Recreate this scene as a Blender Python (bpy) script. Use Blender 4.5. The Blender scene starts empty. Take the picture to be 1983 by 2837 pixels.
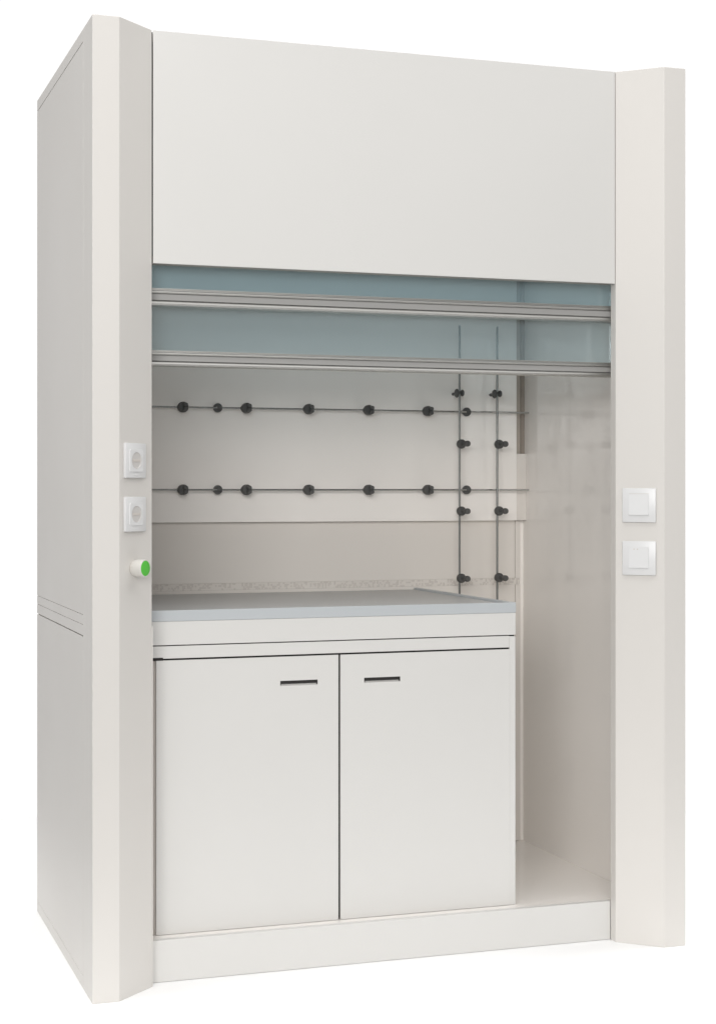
import bpy, bmesh, math, random
from mathutils import Vector, Matrix

S = bpy.context.scene
COL = S.collection

# ------------------------------------------------------------------ camera
cam_d = bpy.data.cameras.new('camera')
cam = bpy.data.objects.new('camera', cam_d)
COL.objects.link(cam)
cam_d.sensor_fit = 'HORIZONTAL'
cam_d.sensor_width = 36.0
cam_d.lens = 36.0 * 4629.2 / 1983.0
cam_d.shift_x = 0.0
cam_d.shift_y = -(1418.5 - 1361.5) / 1983.0
cam_d.clip_end = 200
cam.location = (-0.69545, -4.03579, 1.24286)
cam.rotation_euler = (math.radians(90), 0, math.radians(-18.8067))
S.camera = cam

# ------------------------------------------------------------------ world: a white studio, brightest behind the cabinet
w = bpy.data.worlds.new('World')
S.world = w
w.use_nodes = True
nt = w.node_tree
nt.nodes.clear()
out = nt.nodes.new('ShaderNodeOutputWorld')
bg = nt.nodes.new('ShaderNodeBackground')
tc = nt.nodes.new('ShaderNodeTexCoord')
dot = nt.nodes.new('ShaderNodeVectorMath'); dot.operation = 'DOT_PRODUCT'
dot.inputs[1].default_value = (math.sin(math.radians(18.8)), math.cos(math.radians(18.8)), 0)
mr = nt.nodes.new('ShaderNodeMapRange'); mr.interpolation_type = 'SMOOTHSTEP'
mr.inputs['From Min'].default_value = 0.68
mr.inputs['From Max'].default_value = 0.92
mr.inputs['To Min'].default_value = 0.32
mr.inputs['To Max'].default_value = 1.05
nt.links.new(tc.outputs['Generated'], dot.inputs[0])
nt.links.new(dot.outputs['Value'], mr.inputs['Value'])
nt.links.new(mr.outputs['Result'], bg.inputs['Strength'])
bg.inputs['Color'].default_value = (1.0, 0.995, 0.99, 1)
nt.links.new(bg.outputs['Background'], out.inputs['Surface'])


def area(name, loc, target, size, power, color=(1, 1, 1), spread=180):
    d = bpy.data.lights.new(name, 'AREA')
    d.shape = 'RECTANGLE'
    d.size, d.size_y = size
    d.energy = power
    d.color = color
    d.spread = math.radians(spread)
    o = bpy.data.objects.new(name, d)
    o.location = loc
    o.rotation_euler = (Vector(target) - Vector(loc)).to_track_quat('-Z', 'Y').to_euler()
    COL.objects.link(o)
    return o


# key in front near the camera; overhead and floor fills added to whiten floor
area('key_softbox', (-2.1, -6.4, 3.0), (0.8, 0.3, 2.3), (4.5, 3.0), 126, (1.0, 0.99, 0.975), spread=110)
area('overhead_fill', (0.8, -0.6, 6.0), (0.8, -0.6, 0), (8, 8), 355)
area('left_floor_fill', (-2.6, 0.2, 5.0), (-0.7, 0.5, 0), (2, 2), 12, spread=70)
area('right_floor_fill', (4.4, 0.2, 5.0), (2.2, 0.6, 0), (2, 2), 15, spread=70)

S.view_settings.view_transform = 'Standard'
S.view_settings.look = 'None'
S.view_settings.exposure = 0
S.view_settings.gamma = 1
S.view_settings.use_curve_mapping = False


# ------------------------------------------------------------------ materials
def mat(name, color, rough=0.5, metal=0.0, spec=0.5, var=0.0, bump=0.0, bscale=900, rvar=0.0):
    m = bpy.data.materials.new(name)
    m.use_nodes = True
    t = m.node_tree
    p = t.nodes['Principled BSDF']
    p.inputs['Base Color'].default_value = (*color, 1)
    p.inputs['Roughness'].default_value = rough
    p.inputs['Metallic'].default_value = metal
    p.inputs['Specular IOR Level'].default_value = spec
    co = t.nodes.new('ShaderNodeTexCoord')
    if var:
        n = t.nodes.new('ShaderNodeTexNoise')
        n.inputs['Scale'].default_value = 2.3
        n.inputs['Detail'].default_value = 5
        t.links.new(co.outputs['Object'], n.inputs['Vector'])
        r = t.nodes.new('ShaderNodeMix'); r.data_type = 'RGBA'
        r.inputs['A'].default_value = (*[c * (1 - var) for c in color], 1)
        r.inputs['B'].default_value = (*[min(1, c * (1 + var)) for c in color], 1)
        t.links.new(n.outputs['Fac'], r.inputs['Factor'])
        t.links.new(r.outputs['Result'], p.inputs['Base Color'])
    if rvar:
        n3 = t.nodes.new('ShaderNodeTexNoise')
        n3.inputs['Scale'].default_value = 3.1
        n3.inputs['Detail'].default_value = 6
        t.links.new(co.outputs['Object'], n3.inputs['Vector'])
        k = t.nodes.new('ShaderNodeMapRange')
        k.inputs['To Min'].default_value = rough - rvar
        k.inputs['To Max'].default_value = rough + rvar
        t.links.new(n3.outputs['Fac'], k.inputs['Value'])
        t.links.new(k.outputs['Result'], p.inputs['Roughness'])
    if bump:
        n2 = t.nodes.new('ShaderNodeTexNoise')
        n2.inputs['Scale'].default_value = bscale
        n2.inputs['Detail'].default_value = 2
        t.links.new(co.outputs['Object'], n2.inputs['Vector'])
        b = t.nodes.new('ShaderNodeBump')
        b.inputs['Strength'].default_value = bump
        b.inputs['Distance'].default_value = 0.0006
        t.links.new(n2.outputs['Fac'], b.inputs['Height'])
        t.links.new(b.outputs['Normal'], p.inputs['Normal'])
    return m


M = {}
M['paint'] = mat('warm_white_paint', (0.675, 0.651, 0.619), 0.42, var=0.012, bump=0.12, rvar=0.06)
M['front'] = mat('cool_white_paint', (0.66, 0.65, 0.629), 0.45, var=0.012, bump=0.12, rvar=0.06)
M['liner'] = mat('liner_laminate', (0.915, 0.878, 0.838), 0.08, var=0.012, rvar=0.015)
M['liner_shaded'] = mat('liner_laminate_shaded', (0.74, 0.70, 0.655), 0.12, var=0.015, rvar=0.03)  # liner darkened to carry the shade of the recessed back parts
M['gap'] = mat('gap_shade_grip_black', (0.018, 0.016, 0.015), 0.8)  # near-black: shade inside gaps put into the colour; also the door grips
M['frame'] = mat('carcass_edge', (0.62, 0.58, 0.54), 0.5)
M['seam'] = mat('seam_shade', (0.16, 0.145, 0.125), 0.7)  # dark brown: shade of the open panel seams painted in
M['top'] = mat('blue_grey_ceramic', (0.485, 0.51, 0.525), 0.32, var=0.015, bump=0.06, rvar=0.05)
M['alu'] = mat('brushed_aluminium', (0.50, 0.495, 0.475), 0.5, metal=1.0, bump=0.1, bscale=300, rvar=0.06)
M['insert'] = mat('grey_groove_shade', (0.34, 0.335, 0.325), 0.5, bump=0.3, bscale=200)  # grey that paints the shade inside the bar groove
M['slab'] = mat('grey_ceramic', (0.45, 0.455, 0.455), 0.32, var=0.015, bump=0.06, rvar=0.05)
M['underside_shade'] = mat('beige_underside_shade', (0.36, 0.335, 0.305), 0.6)  # fascia underside shade put into the colour
M['slot'] = mat('slot_shade_brown', (0.50, 0.445, 0.39), 0.7)  # brown stands for the shade inside the open slot
M['slotdark'] = mat('slot_shade_dark', (0.32, 0.275, 0.235), 0.7)  # deeper slot shade, painted on the side-wall part
M['steel'] = mat('rod_steel', (0.46, 0.465, 0.455), 0.18, metal=1.0, rvar=0.05)
M['dimsteel'] = mat('dimmed_rod_steel', (0.20, 0.205, 0.20), 0.3, metal=1.0, rvar=0.05)  # rod steel darkened to paint in dimmer reflections on the upright rods
M['clamp'] = mat('dark_cast_metal', (0.08, 0.08, 0.077), 0.5, var=0.1, bump=0.3, bscale=500)
M['plastic'] = mat('white_switch_plastic', (0.72, 0.72, 0.72), 0.3)
M['socket'] = mat('socket_well_plastic', (0.60, 0.58, 0.56), 0.4)
M['green'] = mat('green_cap', (0.095, 0.52, 0.055), 0.4)
M['knob'] = mat('ivory_knob', (0.66, 0.64, 0.60), 0.35)
M['floor'] = mat('white_studio_floor', (0.96, 0.96, 0.96), 0.7)


def glass(name, tint):
    m = bpy.data.materials.new(name)
    m.use_nodes = True
    t = m.node_tree
    t.nodes.clear()
    o = t.nodes.new('ShaderNodeOutputMaterial')
    tr = t.nodes.new('ShaderNodeBsdfTransparent')
    tr.inputs['Color'].default_value = (*tint, 1)
    gl = t.nodes.new('ShaderNodeBsdfGlossy')
    gl.inputs['Roughness'].default_value = 0.02
    fr = t.nodes.new('ShaderNodeFresnel')
    fr.inputs['IOR'].default_value = 1.45
    mx = t.nodes.new('ShaderNodeMixShader')
    t.links.new(fr.outputs['Fac'], mx.inputs['Fac'])
    t.links.new(tr.outputs['BSDF'], mx.inputs[1])
    t.links.new(gl.outputs['BSDF'], mx.inputs[2])
    df = t.nodes.new('ShaderNodeBsdfDiffuse')          # slight bluish-white diffuse mixed over the pane
    df.inputs['Color'].default_value = (0.66, 0.82, 0.88, 1)
    m2 = t.nodes.new('ShaderNodeMixShader')
    m2.inputs['Fac'].default_value = 0.09
    t.links.new(mx.outputs['Shader'], m2.inputs[1])
    t.links.new(df.outputs['BSDF'], m2.inputs[2])
    t.links.new(m2.outputs['Shader'], o.inputs['Surface'])
    return m


M['glass'] = glass('tinted_sash_glass', (0.915, 0.972, 0.99))


# ------------------------------------------------------------------ helpers
def box(bm, x0, x1, y0, y1, z0, z1, bev=0.0):
    m = Matrix.Translation(((x0 + x1) / 2, (y0 + y1) / 2, (z0 + z1) / 2)) @ \
        Matrix.Diagonal((x1 - x0, y1 - y0, z1 - z0, 1))
    r = bmesh.ops.create_cube(bm, size=1, matrix=m)
    if bev:
        es = {e for v in r['verts'] for e in v.link_edges}
        bmesh.ops.bevel(bm, geom=list(es), offset=bev, segments=2, affect='EDGES', profile=0.5)


def prism(bm, pts, z0, z1, bev=0.0, axis='Z'):
    """extrude a 2D outline; axis Z: pts are (x, y); axis X: pts are (y, z) extruded from z0 to z1 along x"""
    def P(p, h):
        return (p[0], p[1], h) if axis == 'Z' else (h, p[0], p[1])
    a = [bm.verts.new(P(p, z0)) for p in pts]
    b = [bm.verts.new(P(p, z1)) for p in pts]
    n = len(pts)
    fs = [bm.faces.new(a[::-1]), bm.faces.new(b)]
    for i in range(n):
        fs.append(bm.faces.new((a[i], a[(i + 1) % n], b[(i + 1) % n], b[i])))
    bmesh.ops.recalc_face_normals(bm, faces=fs)
    if bev:
        es = {e for f in fs for e in f.edges}
        bmesh.ops.bevel(bm, geom=list(es), offset=bev, segments=2, affect='EDGES', profile=0.5)


def cyl(bm, p0, p1, r0, r1=None, seg=24, cap=True):
    p0, p1 = Vector(p0), Vector(p1)
    d = p1 - p0
    rot = d.to_track_quat('Z', 'Y').to_matrix().to_4x4()
    m = Matrix.Translation((p0 + p1) / 2) @ rot
    bmesh.ops.create_cone(bm, cap_ends=cap, segments=seg, radius1=r0,
                          radius2=r0 if r1 is None else r1, depth=d.length, matrix=m)


def lathe(bm, prof, mtx, seg=40):
    """prof: (radius, height) list, turned round local Z"""
    rings = []
    for r, h in prof:
        if r < 1e-6:
            rings.append([bm.verts.new(mtx @ Vector((0, 0, h)))])
        else:
            rings.append([bm.verts.new(mtx @ Vector((r * math.cos(2 * math.pi * i / seg),
                                                      r * math.sin(2 * math.pi * i / seg), h))) for i in range(seg)])
    fs = []
    for A, B in zip(rings, rings[1:]):
        for i in range(seg):
            j = (i + 1) % seg
            if len(A) == 1 and len(B) == 1:
                continue
            if len(A) == 1:
                fs.append(bm.faces.new((A[0], B[j], B[i])))
            elif len(B) == 1:
                fs.append(bm.faces.new((A[i], A[j], B[0])))
            else:
                fs.append(bm.faces.new((A[i], A[j], B[j], B[i])))
    bmesh.ops.recalc_face_normals(bm, faces=fs)


def obj(name, bm, m, parent=None, smooth=False):
    me = bpy.data.meshes.new(name)
    bm.to_mesh(me)
    bm.free()
    me.materials.append(m)
    if smooth:
        for p in me.polygons:
            p.use_smooth = True
        try:
            me.set_sharp_from_angle(angle=math.radians(38))
        except Exception:
            pass
    o = bpy.data.objects.new(name, me)
    COL.objects.link(o)
    if parent:
        o.parent = parent
        if parent.type == 'EMPTY':
            # meshes are written in hood coordinates; move them into the parent's frame
            me.transform(parent.matrix_basis.inverted())
    return o


def boxo(name, m, parent, *a, bev=0.001):
    bm = bmesh.new()
    box(bm, *a, bev=bev)
    return obj(name, bm, m, parent)


def thing(name, label, cat, loc=(0, 0, 0), group=None):
    o = bpy.data.objects.new(name, None)
    o.empty_display_size = 0.05
    o.location = loc
    COL.objects.link(o)
    o['label'] = label
    o['category'] = cat
    if group:
        o['group'] = group
    return o


# ------------------------------------------------------------------ dimensions (metres)
W, D, H = 1.6246, 0.955, 2.40
A_, B_, C_ = 0.0659, 0.0990, 0.0919        # flat post face, chamfer width, chamfer depth
RET = 0.030                                # return behind the chamfer
XI0, XI1 = A_ + B_, W - A_ - B_            # clear opening between the posts
T = 0.057                                  # side wall thickness
YB = 0.943                                 # inner face of back wall
ZF = 0.107                                 # inner floor level
ZFAS = 1.8155                              # underside of the fascia

# ------------------------------------------------------------------ the floor
bm = bmesh.new()
box(bm, -0.45, 2.60, -0.85, 2.4, -0.02, 0.0)
fl = obj('floor', bm, M['floor'])
fl['kind'] = 'structure'

# ------------------------------------------------------------------ the fume hood
hood = thing('fume_hood', 'tall white walk-in fume hood with splayed front posts and a raised glass sash', 'fume hood',
             (W / 2, D / 2, 0))

for sgn in (0, 1):
    pts = [(0, 0), (A_, 0), (A_ + B_, C_), (A_ + B_, C_ + RET), (0.0, C_ + RET)]
    if sgn:
        pts = [(W - x, y) for x, y in pts][::-1]
    bm = bmesh.new()
    prism(bm, pts, 0, H, bev=0.0012)
    obj('corner_post', bm, M['paint'], hood)

# narrow cover strip on the lower inner edge of the near post
boxo('edge_strip', M['paint'], hood, XI0 + 0.0002, XI0 + 0.0030, C_ + 0.001, C_ + RET - 0.001, 0.001, 0.905, bev=0.0006)

# side walls: core, with cladding panels on the outside
YS = C_ + RET + 0.0003
side_bits = [(0.0005, 0.0310), (0.0322, 0.8795), (0.8825, 0.9090), (0.9101, 0.9340), (0.9351, 2.3660), (2.3685, H - 0.0005)]
for sgn in (0, 1):
    x0, x1 = (0.005, T) if not sgn else (W - T, W - 0.005)
    wall = boxo('side_wall', M['liner'], hood, x0, x1, YS, YB, 0.0005, H - 0.002, bev=0)
    ex0, ex1 = (0.0, 0.0049) if not sgn else (W - 0.0049, W)
    for z0, z1 in side_bits:
        bm = bmesh.new()
        box(bm, ex0, ex1, 0.1375, D - 0.004, z0, z1, bev=0.0006)
        o = obj('side_panel', bm, M['paint'], hood)
    boxo('side_panel', M['paint'], hood, ex0, ex1, YS + 0.0005, 0.1365, 0.0005, H - 0.0005, bev=0.0004)
    bx = (0.004, 0.0052) if not sgn else (W - 0.0052, W - 0.004)
    boxo('seam_shade', M['seam'], hood, bx[0], bx[1], 0.15, D - 0.02, 0.02, H - 0.01, bev=0)  # dark sheet behind the cladding, coloured as seam shade

boxo('back_wall', M['liner'], hood, 0.0052, W - 0.0052, YB, D, 0.0005, H - 0.002, bev=0)
boxo('roof_panel', M['liner'], hood, T, W - T, YS, YB, H - 0.022, H - 0.002, bev=0)

# fascia with returned lower edge
bm = bmesh.new()
box(bm, XI0 + 0.0036, XI1 - 0.0018, C_ + 0.0005, C_ + 0.0045, ZFAS, H, bev=0.0008)
obj('fascia_panel', bm, M['front'], hood)
boxo('fascia_return', M['underside_shade'], hood, XI0 + 0.0036, XI1 - 0.0018, C_ + 0.0047, C_ + 0.046, ZFAS + 0.001, ZFAS + 0.018, bev=0.0005)  # down-facing return, its shade painted in
boxo('seam_shade', M['gap'], hood, XI0 - 0.002, XI0 + 0.0034, C_ + 0.006, C_ + 0.0295, ZFAS + 0.0185, H - 0.004, bev=0)  # black strip painted as the dark of the open gap
boxo('seam_shade', M['seam'], hood, XI1 - 0.0016, XI1 + 0.001, C_ + 0.006, C_ + 0.0295, ZFAS + 0.0185, H - 0.004, bev=0)

# plinth and inner floor
boxo('plinth', M['front'], hood, XI0 + 0.0005, XI1 - 0.0005, C_ + RET, C_ + RET + 0.02, 0.001, ZF, bev=0.0012)
boxo('floor_panel', M['liner'], hood, T, W - T, C_ + RET + 0.02, YB, ZF - 0.02, ZF, bev=0)

# baffle and back of the chamber
XB = 1.531
boxo('baffle_panel', M['liner'], hood, T + 0.03, XB, 0.912, 0.9335, 1.149, 2.25, bev=0.0008)
boxo('filler_strip', M['liner_shaded'], hood, XB + 0.0006, W - T, 0.918, 0.926, 1.149, 1.365, bev=0.001)
boxo('exhaust_slot_shade', M['slot'], hood, XB - 0.008, 1.5545, 0.936, YB - 0.0005, 1.3655, 2.24, bev=0)  # strip coloured as the shade in the opening beside the baffle
boxo('exhaust_slot_shade', M['slotdark'], hood, 1.5550, W - T - 0.0003, 0.930, YB - 0.0005, 1.3655, 2.24, bev=0)
boxo('lower_baffle_panel', M['liner_shaded'], hood, T + 0.03, 1.5345, 0.934, 0.940, 0.9615, 1.19, bev=0.0008)
boxo('corner_batten', M['liner_shaded'], hood, 1.5362, 1.5535, 0.934, YB, 0.9615, 1.19, bev=0.001)
boxo('lower_baffle_panel', M['liner_shaded'], hood, T + 0.03, 1.5345, 0.933, 0.939, ZF + 0.001, 0.941, bev=0.0008)
boxo('corner_batten', M['liner_shaded'], hood, 1.5367, 1.5540, 0.934, YB, ZF + 0.002, 0.941, bev=0.001)

# perforated air strip: a fine mesh of staggered square holes before a dark slot
bm = bmesh.new()
rng = random.Random(7)
nx, nz = 300, 4
gx0, gx1, gz0, gz1 = T + 0.03, 1.553, 0.9412, 0.9613
grid = [[bm.verts.new((gx0 + (gx1 - gx0) * i / nx, 0.934, gz0 + (gz1 - gz0) * k / nz)) for k in range(nz + 1)] for i in range(nx + 1)]
for i in range(nx):
    for k in range(nz):
        if rng.random() < 0.62:
            bm.faces.new((grid[i][k], grid[i + 1][k], grid[i + 1][k + 1], grid[i][k + 1]))
bmesh.ops.delete(bm, geom=[v for v in bm.verts if not v.link_faces], context='VERTS')
r = bmesh.ops.extrude_face_region(bm, geom=bm.faces[:])
bmesh.ops.translate(bm, verts=[g for g in r['geom'] if isinstance(g, bmesh.types.BMVert)], vec=(0, 0.0015, 0))
bmesh.ops.recalc_face_normals(bm, faces=bm.faces[:])
obj('perforated_strip', bm, M['liner_shaded'], hood)
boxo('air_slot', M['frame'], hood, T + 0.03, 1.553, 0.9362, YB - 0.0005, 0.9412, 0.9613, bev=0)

# upper chamber ceiling baffle behind the glass
boxo('sloping_ceiling', M['liner'], hood, T, W - T, 0.25, 0.912, 2.25, 2.262, bev=0)


# sashes: tinted panes with grooved aluminium grip bars
def sash(y, zbar, ztop, hbar, label):
    g = bpy.data.objects.new('sash', None)
    g.location = (W / 2, y, zbar)
    COL.objects.link(g)
    g.parent = hood
    g.matrix_parent_inverse = Matrix.Identity(4)
    off = Vector((W / 2, D / 2, 0))
    g.location = Vector((W / 2, y, zbar)) - off
    inv = Matrix.Translation(-Vector((W / 2, y, zbar)))
    xs0, xs1 = XI0 - 0.03, XI1 + 0.03

    def fin(name, bm, m):
        o = obj(name, bm, m, None)
        o.data.transform(inv)
        o.parent = g
        return o
    bm = bmesh.new()
    box(bm, xs0, xs1, y + 0.006, y + 0.012, zbar + hbar * 0.5, ztop)
    fin('glass_pane', bm, M['glass'])
    h = hbar
    prof = [(0.018, 0.0), (0.002, 0.0), (-0.009, 0.0015), (-0.013, 0.006), (-0.011, 0.010), (-0.004, 0.013),
            (0.004, 0.0155), (0.0055, 0.019), (0.0055, 0.026), (0.003, 0.029), (-0.006, 0.0315), (-0.0085, 0.034),
            (-0.008, 0.037), (-0.003, 0.0392), (0.0015, 0.0398), (0.0015, 0.0420), (0.000, 0.0428), (0.000, 0.0448), (0.018, 0.045)]
    prof = [(y + a, zbar + b * h / 0.045) for a, b in prof]
    bm = bmesh.new()
    prism(bm, prof, xs0, xs1, axis='X')
    fin('grip_bar', bm, M['alu'])
    bm = bmesh.new()
    box(bm, xs0, xs1, y - 0.0035, y + 0.0056, zbar + 0.0150 * h / 0.045, zbar + 0.0300 * h / 0.045)
    fin('groove_shade', bm, M['insert'])  # strip filling the groove, coloured as its shade
    g.name = 'sash'
    return g


sash(0.140, 1.7135, 2.30, 0.046, '')
sash(0.172, 1.5635, 2.20, 0.041, '')

# ------------------------------------------------------------------ base cabinet with worktop
YC = 0.168
CX0, CX1 = 0.100, 1.1935
cab = thing('base_cabinet', 'white two-door base cabinet with blue-grey worktop standing inside the fume hood', 'cabinet',
            (0.65, 0.55, ZF))
ZT = 0.9380
boxo('carcass', M['frame'], cab, CX0, CX1 - 0.018, YC + 0.022, 0.925, ZF + 0.0005, 0.9085, bev=0)
boxo('side_panel', M['front'], cab, CX1 - 0.0178, CX1, YC + 0.0015, 0.925, ZF + 0.0005, 0.8450, bev=0.001)
boxo('apron_panel', M['front'], cab, CX0, CX1, YC, YC + 0.0215, 0.8490, 0.9095, bev=0.0012)
boxo('side_panel', M['front'], cab, CX1 - 0.0178, CX1, YC + 0.0220, 0.925, 0.8455, 0.9090, bev=0.0005)
boxo('top_rail', M['front'], cab, CX0, CX1 - 0.0182, YC + 0.0005, YC + 0.0215, 0.8145, 0.8462, bev=0.0010)
boxo('gap_shade', M['gap'], cab, CX0, CX1 - 0.001, YC + 0.008, YC + 0.0218, 0.8440, 0.8500, bev=0)
boxo('gap_shade', M['gap'], cab, 0.1928, CX1 - 0.019, YC + 0.0045, YC + 0.0218, 0.8080, 0.8160, bev=0)  # black strip painting the shade above the doors
boxo('gap_shade', M['gap'], cab, 0.6818, 0.6872, YC + 0.0060, YC + 0.0218, ZF + 0.004, 0.8110, bev=0)
boxo('gap_shade', M['frame'], cab, 0.1928, CX1 - 0.019, YC + 0.0150, YC + 0.0218, ZF + 0.0005, ZF + 0.006, bev=0)
# black hinge pocket at the top of the left door
boxo('hinge_pocket', M['gap'], cab, 0.1840, 0.2100, YC - 0.0004, YC + 0.0120, 0.8098, 0.8172, bev=0.0004)
boxo('side_stile', M['frame'], cab, CX0, 0.1923, YC + 0.0095, YC + 0.0218, ZF + 0.0005, 0.8140, bev=0)


def door(x0, x1, hx0, hx1):
    """flat door with a recessed slot grip"""
    z0, z1 = ZF + 0.0012, 0.8098
    hz0, hz1 = 0.7335, 0.7465
    bm = bmesh.new()
    xs = [x0, hx0, hx1, x1]
    zs = [z0, hz0, hz1, z1]
    yf, yr, yb = YC, YC + 0.0065, YC + 0.0195
    f = [[bm.verts.new((x, yf, z)) for z in zs] for x in xs]
    for i in range(3):
        for k in range(3):
            if i == 1 and k == 1:
                continue
            bm.faces.new((f[i][k], f[i + 1][k], f[i + 1][k + 1], f[i][k + 1]))
    r = [bm.verts.new((x, yr, z)) for x, z in ((hx0, hz0), (hx1, hz0), (hx1, hz1), (hx0, hz1))]
    fr = [f[1][1], f[2][1], f[2][2], f[1][2]]
    for i in range(4):
        j = (i + 1) % 4
        bm.faces.new((fr[i], fr[j], r[j], r[i]))
    bm.faces.new(r)
    o4 = [f[0][0], f[1][0], f[2][0], f[3][0], f[3][1], f[3][2], f[3][3], f[2][3], f[1][3], f[0][3], f[0][2], f[0][1]]
    b4 = [bm.verts.new((v.co.x, yb, v.co.z)) for v in o4]
    n = len(o4)
    for i in range(n):
        j = (i + 1) % n
        bm.faces.new((o4[i], b4[i], b4[j], o4[j]))
    bm.faces.new(b4)
    bmesh.ops.recalc_face_normals(bm, faces=bm.faces[:])
    d = obj('door', bm, M['front'], cab)
    # dark grip liner in the slot: back, and an upper lip that hangs into it
    bm = bmesh.new()
    box(bm, hx0 + 0.0004, hx1 - 0.0004, YC + 0.0012, YC + 0.0060, hz1 - 0.0082, hz1 - 0.0003)
    box(bm, hx0 + 0.0004, hx0 + 0.0022, YC + 0.0022, YC + 0.0060, hz0 + 0.0012, hz1 - 0.0083)
    box(bm, hx1 - 0.0022, hx1 - 0.0004, YC + 0.0022, YC + 0.0060, hz0 + 0.0012, hz1 - 0.0083)
    g = obj('handle', bm, M['gap'], None)
    g.data.transform(cab.matrix_basis.inverted())
    g.parent = d
    return d


door(0.1925, 0.6815, 0.5215, 0.6240)
door(0.6875, 1.1755, 0.7535, 0.8560)

# worktop: ceramic slab with a raised rim
bm = bmesh.new()
Z0, ZS = 0.9098, 0.9315
box(bm, CX0, CX1 - 0.012, YC + 0.012, 0.926, Z0, ZS)
slab = obj('worktop', bm, M['slab'], cab)
bm = bmesh.new()
pts_o = [(CX0, YC - 0.0008), (CX1 + 0.0008, YC - 0.0008), (CX1 + 0.0008, 0.926), (CX1 - 0.0119, 0.926),
         (CX1 - 0.0119, YC + 0.0119), (CX0, YC + 0.0119)]
prism(bm, pts_o, Z0, ZT, bev=0.0014)
rim = obj('rim', bm, M['top'], None)
rim.data.transform(cab.matrix_basis.inverted())
rim.parent = slab


# ------------------------------------------------------------------ support rods with clamps
def child(name, bm, m, root, smooth=True):
    return obj(name, bm, m, root, smooth)


def horizontal_rod(z, label):
    y = 0.886
    root = thing('support_rod', label, 'support rod', (0.8, y, z), 'horizontal support rods across the back of the fume hood')
    bm = bmesh.new()
    cyl(bm, (0.10, y, z), (1.562, y, z), 0.0028, seg=16)
    child('rod', bm, M['steel'], root)
    for x in (0.5325, 1.3465):
        bm = bmesh.new()
        # wall stand-off with a forked head that grips the rod
        cyl(bm, (x, 0.912, z), (x, 0.8965, z), 0.0075, seg=20)
        cyl(bm, (x + 0.002, 0.8965, z), (x + 0.002, y + 0.004, z), 0.0140, seg=24)
        box(bm, x - 0.001, x + 0.0125, y - 0.0055, y + 0.0045, z - 0.0045, z + 0.0045, bev=0.001)
        child('bracket', bm, M['clamp'], root)
    for x in (0.4245, 0.6215, 0.819, 1.0145, 1.212):
        bm = bmesh.new()
        lathe(bm, [(0, -0.011), (0.0125, -0.011), (0.0160, -0.007), (0.0163, 0.006), (0.014, 0.011), (0, 0.011)],
              Matrix.Translation((x, y - 0.004, z)) @ Matrix.Rotation(math.radians(90), 4, 'X'), 28)
        cyl(bm, (x - 0.0172, y, z), (x + 0.006, y, z), 0.0045, 0.006, seg=16)
        o = child('clamp', bm, M['clamp'], root)
        bm = bmesh.new()
        cyl(bm, (x + 0.003, y - 0.012, z), (x + 0.003, y - 0.020, z), 0.005, seg=14)
        for dz in (-0.0065, 0.0065):
            cyl(bm, (x + 0.004, y - 0.018, z + dz), (x + 0.004, y - 0.030, z + dz), 0.0068, 0.0060, seg=16)
        s = obj('thumb_screw', bm, M['clamp'], None, True)
        s.data.transform(root.matrix_basis.inverted())
        s.parent = o
    return root


horizontal_rod(1.4965, 'upper thin horizontal rod carrying dark clamps across the back wall')
horizontal_rod(1.2480, 'lower thin horizontal rod carrying dark clamps, just above the edge of the back panel')


def vertical_rod(x, label):
    y = 0.860
    root = thing('support_rod', label, 'support rod', (x, y, 0.20), 'vertical support rods beside the worktop')
    bm = bmesh.new()
    cyl(bm, (x, y, 0.20), (x, y, 1.7685), 0.0033, seg=16)
    child('rod', bm, M['dimsteel'], root)
    for z in (1.5535, 0.655):
        yb = 0.912 if z > 1.1 else 0.928
        bm = bmesh.new()
        cyl(bm, (x - 0.001, yb, z), (x - 0.001, y + 0.006, z), 0.0050, seg=16)
        lathe(bm, [(0, -0.004), (0.012, -0.004), (0.0145, 0), (0.012, 0.004), (0, 0.004)],
              Matrix.Translation((x - 0.0090, y + 0.001, z)) @ Matrix.Rotation(math.radians(90), 4, 'Y'), 24)
        lathe(bm, [(0, -0.0035), (0.009, -0.0035), (0.011, 0), (0.009, 0.0035), (0, 0.0035)],
              Matrix.Translation((x + 0.0090, y - 0.001, z + 0.001)) @ Matrix.Rotation(math.radians(90), 4, 'Y'), 24)
        box(bm, x - 0.009, x + 0.008, y - 0.005, y + 0.005, z - 0.002, z + 0.0065, bev=0.001)
        child('bracket', bm, M['clamp'], root)
    for z in (1.393, 1.1808, 0.9685, 0.760, 0.551, 0.342):
        bm = bmesh.new()
        lathe(bm, [(0, -0.009), (0.012, -0.009), (0.0148, -0.005), (0.0148, 0.005), (0.012, 0.009), (0, 0.009)],
              Matrix.Translation((x + 0.0035, y - 0.006, z)) @ Matrix.Rotation(math.radians(90), 4, 'X'), 28)
        o = child('clamp', bm, M['clamp'], root)
        bm = bmesh.new()
        cyl(bm, (x + 0.005, y - 0.014, z), (x + 0.0085, y - 0.044, z), 0.0055, seg=14)
        lathe(bm, [(0, 0), (0.0082, 0), (0.0095, 0.003), (0.0095, 0.012), (0.008, 0.015), (0, 0.015)],
              Matrix.Translation((x + 0.0085, y - 0.036, z)) @ Matrix.Rotation(math.radians(90), 4, 'X'), 20)
        s = obj('thumb_screw', bm, M['clamp'], None, True)
        s.data.transform(root.matrix_basis.inverted())
        s.parent = o
    return root


vertical_rod(1.3108, 'thin upright rod with dark clamps, the one nearer the cabinet')
vertical_rod(1.4402, 'thin upright rod with dark clamps, the one nearer the right side wall')

# ------------------------------------------------------------------ fittings on the splayed post faces
L_ = math.hypot(B_, C_)
ang = math.atan2(C_, B_)


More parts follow.
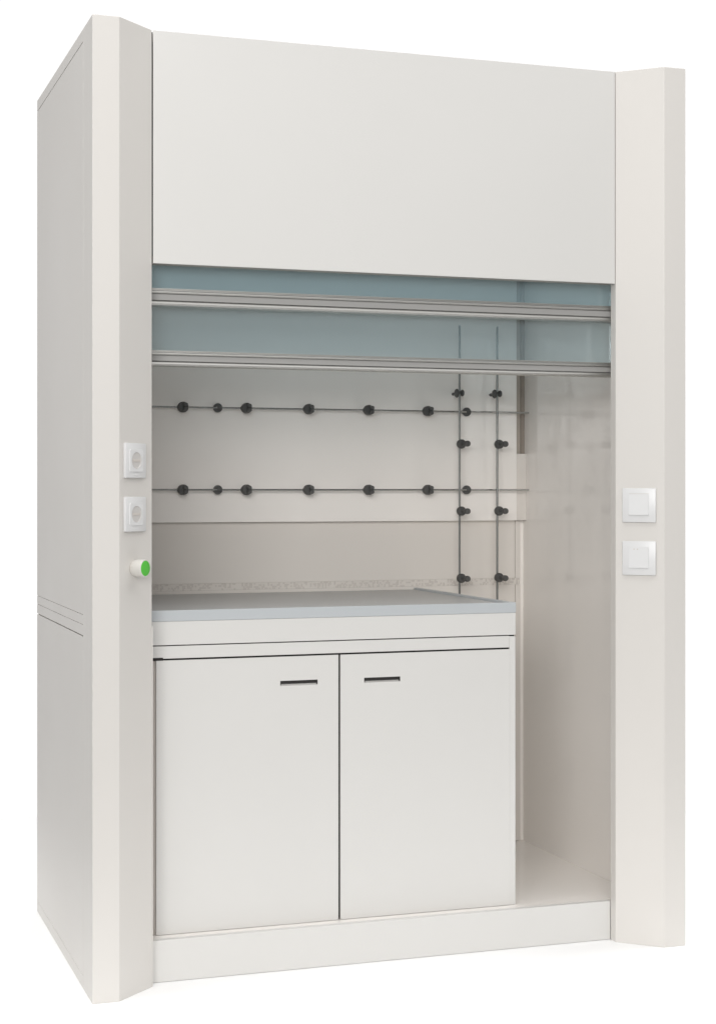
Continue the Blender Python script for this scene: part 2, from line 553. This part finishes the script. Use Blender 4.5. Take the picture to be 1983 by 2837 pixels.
def face_frame(side, s, z):
    """frame on a post's splayed face: local x along the face, y up, z out of the face"""
    if side == 'left':
        t = Vector((B_, C_, 0)) / L_
        n = Vector((C_, -B_, 0)) / L_
        p = Vector((A_, 0, z)) + t * s
        xa = t
    else:
        t = Vector((-B_, C_, 0)) / L_
        n = Vector((-C_, -B_, 0)) / L_
        p = Vector((W - A_, 0, z)) + t * s
        xa = -t
    m = Matrix.Identity(4)
    for i in range(3):
        m[i][0], m[i][1], m[i][2], m[i][3] = xa[i], (0, 0, 1)[i], n[i], p[i]
    return m


def fitting(name, label, cat, mtx, group=None):
    o = bpy.data.objects.new(name, None)
    o.empty_display_size = 0.03
    o.matrix_world = mtx
    COL.objects.link(o)
    o['label'] = label
    o['category'] = cat
    if group:
        o['group'] = group
    return o


def sub(name, bm, m, parent, smooth=False):
    o = obj(name, bm, m, None, smooth)
    o.parent = parent
    return o


def socket(z, label):
    e = fitting('power_socket', label, 'socket', face_frame('left', 0.0575, z), 'power sockets on the left post')
    h = 0.0428
    bm = bmesh.new()
    box(bm, -h, h, -h, h, 0.0002, 0.0085, bev=0.0022)
    sub('cover_plate', bm, M['plastic'], e, True)
    # raised insert with a round well
    R, n = 0.0205, 48
    a = 0.0275
    bm = bmesh.new()
    sq, ci, cb = [], [], []
    for i in range(n):
        th = 2 * math.pi * (i + 0.5) / n
        c, s = math.cos(th), math.sin(th)
        k = a / max(abs(c), abs(s))
        sq.append((c * k, s * k))
        ci.append((c * R, s * R))
    zt, zb, zw = 0.0105, 0.0086, 0.0002
    vt = [bm.verts.new((x, y, zt)) for x, y in sq]
    vs = [bm.verts.new((x * 1.02, y * 1.02, zb)) for x, y in sq]
    vc = [bm.verts.new((x, y, zt)) for x, y in ci]
    for i in range(n):
        j = (i + 1) % n
        bm.faces.new((vt[i], vt[j], vc[j], vc[i]))
        bm.faces.new((vs[i], vs[j], vt[j], vt[i]))
    bmesh.ops.recalc_face_normals(bm, faces=bm.faces[:])
    ins = sub('socket_insert', bm, M['plastic'], e)
    bm = bmesh.new()
    # shallow dished well with a central bridge and two pin holes' bosses
    lathe(bm, [(R - 0.0002, 0.0104), (R - 0.0016, 0.0092), (R - 0.0024, 0.0088), (0, 0.0087)], Matrix.Identity(4), 48)
    w_ = sub('socket_well', bm, M['socket'], ins)
    bm = bmesh.new()
    box(bm, -0.0150, 0.0150, -0.0032, 0.0032, 0.0088, 0.0100, bev=0.0006)
    sub('pin_bridge', bm, M['frame'], ins)
    bm = bmesh.new()
    box(bm, -0.010, 0.010, -0.0365, -0.0330, 0.0084, 0.0092, bev=0.0004)
    sub('lid_catch', bm, M['plastic'], e)
    return e


socket(1.3189, 'white round-well power socket on the left post, upper of the pair')
socket(1.1868, 'white round-well power socket on the left post, lower one above the green-capped knob')

kn = fitting('control_knob', 'white cylindrical control knob with a bright green cap on the left post', 'knob',
             face_frame('left', 0.0596, 1.0538))
bm = bmesh.new()
lathe(bm, [(0.0, 0.0003), (0.0175, 0.0003), (0.0188, 0.002), (0.0205, 0.0055), (0.0218, 0.012), (0.0222, 0.030),
           (0.0218, 0.0338), (0.0208, 0.0350), (0.0192, 0.0350), (0.0190, 0.0343), (0.0, 0.0343)], Matrix.Identity(4), 48)
sub('knob_body', bm, M['knob'], kn, True)
bm = bmesh.new()
lathe(bm, [(0.0187, 0.0344), (0.0186, 0.0352), (0.0170, 0.0358), (0.0, 0.0360)], Matrix.Identity(4), 48)
sub('cap', bm, M['green'], kn, True)


def switch(z, label, tilt, dots):
    e = fitting('wall_switch', label, 'switch', face_frame('right', 0.0680, z), 'rocker switches on the right post')
    h = 0.0467
    bm = bmesh.new()
    box(bm, -h, h, -h, h, 0.0002, 0.0080, bev=0.0022)
    sub('cover_plate', bm, M['plastic'], e, True)
    # rocker, tilted so that one end stands out
    bm = bmesh.new()
    b = 0.0275
    z0, z1 = (0.0125, 0.0086) if tilt > 0 else (0.0118, 0.0092)
    yb, yt = -0.0270, 0.0300
    v = [bm.verts.new(p) for p in ((-b, yb, 0.0078), (b, yb, 0.0078), (b, yt, 0.0078), (-b, yt, 0.0078),
                                   (-b, yb, z0), (b, yb, z0), (b, yt, z1), (-b, yt, z1))]
    for f in ((3, 2, 1, 0), (4, 5, 6, 7), (0, 1, 5, 4), (1, 2, 6, 5), (2, 3, 7, 6), (3, 0, 4, 7)):
        bm.faces.new([v[i] for i in f])
    bmesh.ops.bevel(bm, geom=bm.edges[:], offset=0.0008, segments=2, affect='EDGES')
    rk = sub('rocker', bm, M['plastic'], e)
    bm = bmesh.new()
    for yy in ([yt + 0.0012] if not dots else []):
        box(bm, -b, b, yy, yy + 0.0010, 0.0076, 0.0084)
    if dots:
        for xx in (-0.013, -0.0035):
            cyl(bm, (xx, 0.0245, 0.0088), (xx, 0.0245, 0.0102), 0.0019, seg=14)
    sub('marker' if dots else 'hinge_line', bm, M['frame'], e)
    return e


switch(1.2050, 'white rocker switch with a plain tilted rocker on the right post, upper of the pair', 1, False)
switch(1.0602, 'white rocker switch marked with two tiny dots on the right post, lower of the pair', -1, True)

# ------------------------------------------------------------------ render
S.render.engine = 'CYCLES'
S.cycles.max_bounces = 10
S.cycles.diffuse_bounces = 6
S.cycles.glossy_bounces = 4
S.cycles.transparent_max_bounces = 16
